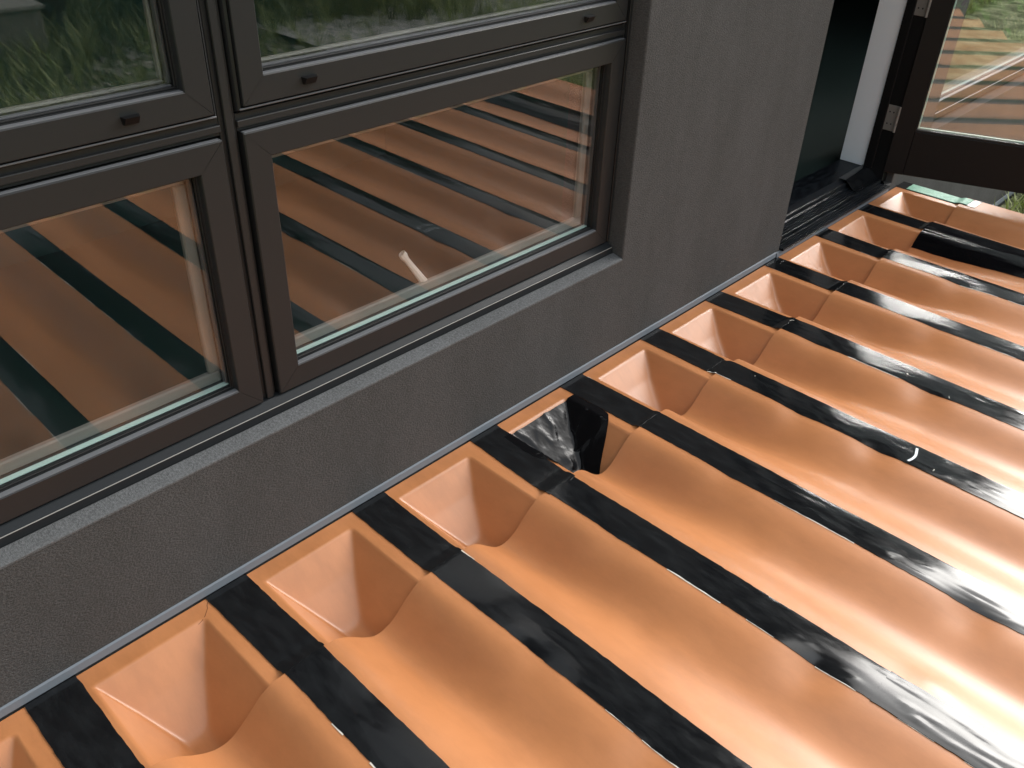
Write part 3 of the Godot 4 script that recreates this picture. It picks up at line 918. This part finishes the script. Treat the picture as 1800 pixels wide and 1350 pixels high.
func make_garden() -> void:
	var st := mb()
	grid(st, 80, 80, func(u, v):
		var x: float = lerpf(-70.0, 80.0, u)
		var z: float = lerpf(-70.0, 80.0, v)
		return Vector3(x, GROUND + 0.0, z), Vector3.UP)
	structure(st, "ground", M.soil)
	st = mb()
	grid(st, 30, 10, func(u, v):
		var x: float = lerpf(4.9, 11.0, u)
		var z: float = lerpf(4.9, 7.0, v) + 0.25 * sin(x * 1.7) + (x - 5.0) * 0.08
		return Vector3(x, GROUND + 0.02 + 0.05 * sin(v * PI), z), Vector3.UP)
	structure(st, "gravel_path", M.gravel)
	st = mb()
	grid(st, 60, 8, func(u, v):
		var x: float = lerpf(-25.0, 30.0, u)
		var z: float = lerpf(16.0, 26.0, v)
		return Vector3(x, GROUND + 0.02, z), Vector3.UP)
	structure(st, "road", M.gravel)

	# tall grass behind the bed
	var blade := mb()
	for k in 6:
		var a := k * 1.05
		var lean := Vector3(cos(a), 0, sin(a)) * rng.randf_range(0.08, 0.22)
		var side := Vector3(-sin(a), 0, cos(a)) * 0.010
		var base := Vector3(cos(a * 2.0), 0, sin(a * 2.0)) * 0.04
		face(blade, [base - side, base + side, base + lean * 0.35 + side * 0.8 + Vector3(0, 0.55, 0), base + lean * 0.35 - side * 0.8 + Vector3(0, 0.55, 0)], Vector3(cos(a), 0.3, sin(a)))
		face(blade, [base + lean * 0.35 - side * 0.8 + Vector3(0, 0.55, 0), base + lean * 0.35 + side * 0.8 + Vector3(0, 0.55, 0), base + lean + Vector3(0, 1.0, 0)], Vector3(cos(a), 0.3, sin(a)))
	blade.generate_normals()
	var bm: Mesh = blade.commit()
	var mm := MultiMesh.new()
	mm.transform_format = MultiMesh.TRANSFORM_3D
	mm.use_colors = true
	mm.mesh = bm
	mm.instance_count = 3600
	for k in mm.instance_count:
		var x := rng.randf_range(-4.0, 9.0)
		var z := rng.randf_range(8.7, 12.5) - 0.06 * x
		var s := rng.randf_range(0.6, 1.3)
		mm.set_instance_transform(k, Transform3D(Basis(Vector3.UP, rng.randf() * TAU).scaled(Vector3(s, s * 1.2, s)), Vector3(x, GROUND, z)))
		var t := rng.randf_range(0.5, 1.5)
		mm.set_instance_color(k, Color(t, t, t))
	var g := MultiMeshInstance3D.new()
	g.multimesh = mm
	g.material_override = M.reed
	g.name = "tall_grass"
	add_child(g, true)
	tag(g, "tall grass mirrored in the upper left window", "grass")
	g.set_meta("kind", "stuff")
	# short grass and litter over the bed
	mm = MultiMesh.new()
	mm.transform_format = MultiMesh.TRANSFORM_3D
	mm.use_colors = true
	mm.mesh = bm
	mm.instance_count = 9000
	for k in mm.instance_count:
		var x := rng.randf_range(-6.0, 14.0)
		var z := rng.randf_range(2.3, 8.5)
		if rng.randf() < 0.12:
			x = rng.randf_range(4.2, 8.0)
			z = rng.randf_range(0.1, 2.2)
		var s := rng.randf_range(0.06, 0.2) * (2.0 if wrinkle.get_noise_2d(x * 1.5, z * 1.5) > 0.1 else 1.0)
		mm.set_instance_transform(k, Transform3D(Basis(Vector3.UP, rng.randf() * TAU).scaled(Vector3(s * 3.5, s, s * 3.5)), Vector3(x, GROUND, z)))
		var t := rng.randf_range(0.5, 1.9)
		mm.set_instance_color(k, Color(t * 1.1, t, t * 1.1))
	g = MultiMeshInstance3D.new()
	g.multimesh = mm
	g.material_override = M.reed
	g.name = "short_grass"
	add_child(g, true)
	tag(g, "short rough grass around the roof", "grass")
	g.set_meta("kind", "stuff")
	# stones in the bed
	var rocks := mb()
	for k in 1500:
		var x := rng.randf_range(1.6, 6.5)
		var z := rng.randf_range(4.0, 8.2)
		var r := rng.randf_range(0.02, 0.075) * rng.randf_range(0.5, 1.0)
		var tilt := Basis.from_euler(Vector3(rng.randf() * TAU, rng.randf() * TAU, rng.randf() * TAU))
		var c := Vector3(x, GROUND + r * 0.3, z)
		var vs := [Vector3(1, 0, 0), Vector3(-1, 0, 0), Vector3(0, 1, 0), Vector3(0, -1, 0), Vector3(0, 0, 1), Vector3(0, 0, -1)]
		for i in 6:
			vs[i] = c + tilt * (vs[i] * r * rng.randf_range(0.6, 1.3)) * Vector3(1.2, 0.7, 1.2)
		for f in [[0, 2, 4], [4, 2, 1], [1, 2, 5], [5, 2, 0], [0, 4, 3], [4, 1, 3], [1, 5, 3], [5, 0, 3]]:
			face(rocks, [vs[f[0]], vs[f[1]], vs[f[2]]], vs[f[0]] + vs[f[1]] + vs[f[2]] - c * 3.0)
	var ro := build(rocks, "bed_stones", M.stone, self)
	tag(ro, "small pale stones scattered over the garden bed", "stones")
	ro.set_meta("kind", "stuff")

	var pl := thing("planter", "grey wooden planter mirrored beside the tree trunk", "planter", Vector3(2.5, GROUND, 7.1))
	st = mb()
	box(st, Vector3(-0.32, 0, -0.3), Vector3(0.32, 0.5, 0.3), 0.01)
	build(st, "planter_box", M.wood_box, pl)
	st = mb()
	box(st, Vector3(-0.35, 0.501, -0.33), Vector3(0.35, 0.54, 0.33), 0.008)
	build(st, "rim", M.stone, pl)

	tree(Vector3(3.15, GROUND, 7.7), 6.0, 0.17, 2.2, M.leaf_dark, "large tree with thick trunk mirrored in upper left window", 240, 26, 0.5)
	tree(Vector3(7.0, GROUND, 9.5), 5.0, 0.14, 2.4, M.leaf_dark, "dark tree mirrored in the upper right window", 260, 30, 0.15)
	tree(Vector3(10.5, GROUND, 7.2), 4.6, 0.13, 2.2, M.leaf_dark, "dark tree beyond the gravel path", 240, 28, 0.1)
	tree(Vector3(-4.6, GROUND, 4.0), 4.2, 0.12, 2.1, M.leaf_bright, "bright green tree mirrored in the door glass", 300, 34, 0.05)
	tree(Vector3(-3.6, GROUND, 7.6), 4.8, 0.13, 2.0, M.leaf, "green tree behind the tall grass", 240, 28, 0.2)
	shrub(Vector3(4.6, GROUND, 7.6), Vector3(1.6, 1.0, 1.2), M.leaf_dark, "dark shrub mirrored above the gravel path")
	shrub(Vector3(6.6, GROUND, 8.3), Vector3(2.2, 1.5, 1.4), M.leaf_dark, "broad dark shrub behind the gravel path")
	shrub(Vector3(10.4, GROUND, 6.6), Vector3(1.8, 1.3, 1.4), M.leaf_dark, "dark shrub at the far end of the path")
	shrub(Vector3(-2.3, GROUND, 2.9), Vector3(1.9, 1.5, 1.9), M.leaf_bright, "bright leafy shrub mirrored at the top of the door glass", 320, 18)

# ------------------------------------------------------------------ the scene
func veil(towards: Vector3) -> ImageTexture:
	# thin cloud, brightest round the hidden sun, with soft uneven patches elsewhere
	var n := FastNoiseLite.new()
	n.seed = 4
	n.frequency = 1.1
	n.fractal_octaves = 4
	var im := Image.create(512, 256, false, Image.FORMAT_RGBAF)
	for j in 256:
		var up := PI / 2.0 - (j + 0.5) / 256.0 * PI
		for i in 512:
			var a := ((i + 0.5) / 512.0 - 0.5) * TAU
			var d := Vector3(-sin(a) * cos(up), sin(up), cos(a) * cos(up))
			var th := rad_to_deg(acos(clampf(d.dot(towards), -1.0, 1.0)))
			var c := clampf(n.get_noise_3d(d.x * 2.0, d.y * 3.0, d.z * 2.0) * 0.5 + 0.5, 0.0, 1.0)
			var v := 0.22 * c + 6.0 * exp(-th * th / 520.0) * (0.75 + 0.5 * c)
			im.set_pixel(i, j, Color(v, v * 0.99, v * 0.985, 1.0))
	return ImageTexture.create_from_image(im)

func _ready() -> void:
	rng.seed = 7
	wrinkle.seed = 5
	wrinkle.frequency = 0.25
	wrinkle.fractal_octaves = 3
	edge_noise.seed = 9
	edge_noise.frequency = 0.5
	edge_noise.fractal_octaves = 3

	var cam := Camera3D.new()
	cam.name = "camera"
	add_child(cam)
	cam.transform = Transform3D(Basis(Vector3(0.6920, 0.0314, 0.7212), Vector3(0.3909, 0.8236, -0.4109), Vector3(-0.6069, 0.5663, 0.5576)).orthonormalized(), Vector3(-0.1846, 1.5255, 1.3968))
	cam.fov = 47.22
	cam.near = 0.05
	cam.far = 400.0
	cam.current = true

	var env := Environment.new()
	var sky := Sky.new()
	var ps := ProceduralSkyMaterial.new()
	ps.sky_top_color = Color(0.95, 0.975, 1.0)
	ps.sky_horizon_color = Color(0.70, 0.75, 0.80)
	ps.sky_curve = 0.25
	ps.sky_energy_multiplier = 0.82
	ps.ground_bottom_color = Color(0.16, 0.18, 0.12)
	ps.ground_horizon_color = Color(0.5, 0.53, 0.5)
	ps.sun_angle_max = 24.0
	ps.sun_curve = 0.05
	ps.sky_cover = veil(Vector3(0.83, 0.53, 0.08).normalized())
	ps.sky_cover_modulate = Color(1, 1, 1, 1)
	sky.sky_material = ps
	env.background_mode = Environment.BG_SKY
	env.sky = sky
	env.tonemap_mode = Environment.TONE_MAPPER_LINEAR
	env.tonemap_exposure = 1.78
	env.sdfgi_enabled = true
	env.ssao_enabled = true
	env.ssil_enabled = true
	var we := WorldEnvironment.new()
	we.name = "world_environment"
	we.environment = env
	add_child(we)

	var sun := DirectionalLight3D.new()
	sun.name = "sun"
	sun.light_energy = 0.5
	sun.light_color = Color(1.0, 0.98, 0.95)
	sun.light_angular_distance = 36.0
	sun.shadow_enabled = true
	add_child(sun)
	sun.look_at_from_position(Vector3(0.83, 0.53, 0.08) * 10.0, Vector3.ZERO)

	make_materials()
	make_garden()
	make_house()

	var roof := thing("roof", "low terracotta coloured roof of deep troughs against the wall", "roof")
	var st := mb()
	box(st, Vector3(-0.8, GROUND, 0.02), Vector3(4.03, -0.135, 2.10))
	build(st, "roof_deck", M.deck, roof)
	for n in range(-2, 10):
		make_pan(n, roof)
		make_pocket(n, roof)
	make_pan(10, roof, true)

	# a hairline crack across the corner of one rim
	st = mb()
	var crack := [Vector3(0.3475, 0.0007, 0.016), Vector3(0.337, 0.0007, 0.027), Vector3(0.333, 0.0007, 0.036), Vector3(0.3185, 0.0007, 0.051), Vector3(0.306, -0.0015, 0.0575), Vector3(0.297, -0.0030, 0.0590)]
	for k in crack.size() - 1:
		var ca: Vector3 = crack[k]
		var cb: Vector3 = crack[k + 1]
		var cs := (cb - ca).cross(Vector3.UP).normalized() * 0.0005
		face(st, [ca - cs, cb - cs, cb + cs, ca + cs], Vector3.UP)
	build(st, "hairline_crack", mat(lin(0.10, 0.035, 0.015), 0.9), roof)

	var words := {
		-2: "black tape far left out at the roof edge", -1: "black tape left of the leftmost pocket in view",
		0: "black tape nearest the bottom left corner, cut off by the picture edge",
		1: "second black tape from the bottom left corner along the wall",
		2: "black tape just before the one left of the plastic lined pocket",
		3: "black tape bordering the plastic lined pocket on its left",
		4: "black tape bordering the plastic lined pocket on its right",
		5: "black tape with a white paint mark across it",
		6: "black tape between the white marked tape and the house corner tape",
		7: "black tape meeting the wall just below the house corner",
		8: "black tape ending at the left part of the door threshold",
		9: "black tape with wide black membrane hanging off its left side",
		10: "short black tape topped with a mint green strip below the door",
	}
	var laps := {
		3: [[0.296, 1.205, 0.0, 0.0], [0.006, 0.318, 1.2, 0.002], [1.19, 2.12, 1.0, 0.002]],
		5: [[0.25, 0.93, 0.0, 0.0], [0.006, 0.272, 1.0, 0.001], [0.91, 2.12, 1.0, 0.001]],
		9: [[0.006, 0.34, 0.0, -0.002], [0.30, 2.12, 1.2, 0.003]],
	}
	for n in range(-2, 11):
		if n == 10:
			continue
		make_tape(n, words[n], laps.get(n, [[0.286, 2.12, 0.0, 0.0], [0.005, 0.304, 1.0, 0.001]]))
	# the short tape below the door with a mint green strip laid over it
	var t10 := thing("joint_tape", words[10], "tape", Vector3.ZERO, "black tapes over the roof joints")
	build(tape_sheet(10, 0.006, 0.372, 0.0016, 0.046), "tape_length", M.tape, t10)
	build(tape_sheet(10, 0.055, 0.335, 0.0040, 0.040), "mint_strip", M.mint_green, t10)
	# a white paint mark on the fifth tape
	var t5 := get_node("joint_tape_007") as Node3D
	st = mb()
	grid(st, 10, 1, func(u, v):
		var x: float = 2.0 - 0.046 + u * 0.072
		var z: float = 0.918 + 0.006 * sin(u * 4.0) + 0.007 * v
		return Vector3(x, tape_base(x, z) + 0.0078, z), Vector3.UP)
	build(st, "paint_mark", M.white, t5)

	make_membrane()
	make_film()

func make_membrane() -> void:
	# wide black sheet laid down the slope left of tape 9
	var t := thing("membrane_sheet", "wide glossy black membrane covering the trough slope by the door", "membrane")
	var st := mb()
	grid(st, 26, 90, func(u, v):
		var z: float = lerpf(0.308, 2.1, v)
		var x: float = lerpf(3.452 + 0.004 * edge_noise.get_noise_2d(z * 8.0, 3.0), 3.60, u)
		var y: float = pan_y(clampf(x, 3.2, 3.5999), z) + 0.0022
		y += 0.004 * pow(1.0 - absf(wrinkle.get_noise_2d(x * 30.0, z * 4.0 + 11.0)), 4.0) * sin(u * PI)
		return Vector3(x, y, z), Vector3.UP)
	build(st, "sheet", M.film, t)

func make_film() -> void:
	# crumpled black plastic pressed into the third pocket
	var t := thing("plastic_film", "crumpled shiny black plastic lining one wall pocket", "plastic film")
	var st := mb()
	var x0 := 2 * P
	x0 = 3 * P
	grid(st, 60, 60, func(u, v):
		# u across the bay, v away from the wall
		var z: float = lerpf(0.064, 0.335, v)
		var right: float = lerpf(0.345, 0.205, smoothstep(0.45, 0.88, v)) + 0.006 * wrinkle.get_noise_2d(v * 14.0, 2.0)
		var left: float = lerpf(0.040, 0.085, smoothstep(0.35, 0.9, v)) + 0.006 * wrinkle.get_noise_2d(v * 18.0, 9.0)
		var r: float = lerpf(left, right, u)
		var y: float = pocket_y(r, z) + 0.003
		# it bridges the inner corners and is creased
		var sag: float = pocket_y(clampf(r * 0.94 + 0.0114, 0.0, P), z * 0.98 + 0.001) + 0.003
		y = maxf(y, sag)
		var c := pow(1.0 - absf(wrinkle.get_noise_2d(r * 11.0 + z * 7.0, z * 15.0 - r * 6.0)), 7.0)
		var c2 := pow(1.0 - absf(wrinkle.get_noise_2d(r * 52.0 - z * 30.0, z * 40.0 + r * 34.0 + 5.0)), 12.0)
		y += (0.007 * c + 0.0010 * c2) * sin(clampf(u, 0.0, 1.0) * PI)
		return Vector3(x0 + r, maxf(y, pocket_y(r, z) + 0.0015), z), Vector3.UP)
	build(st, "sheet", M.film, t)
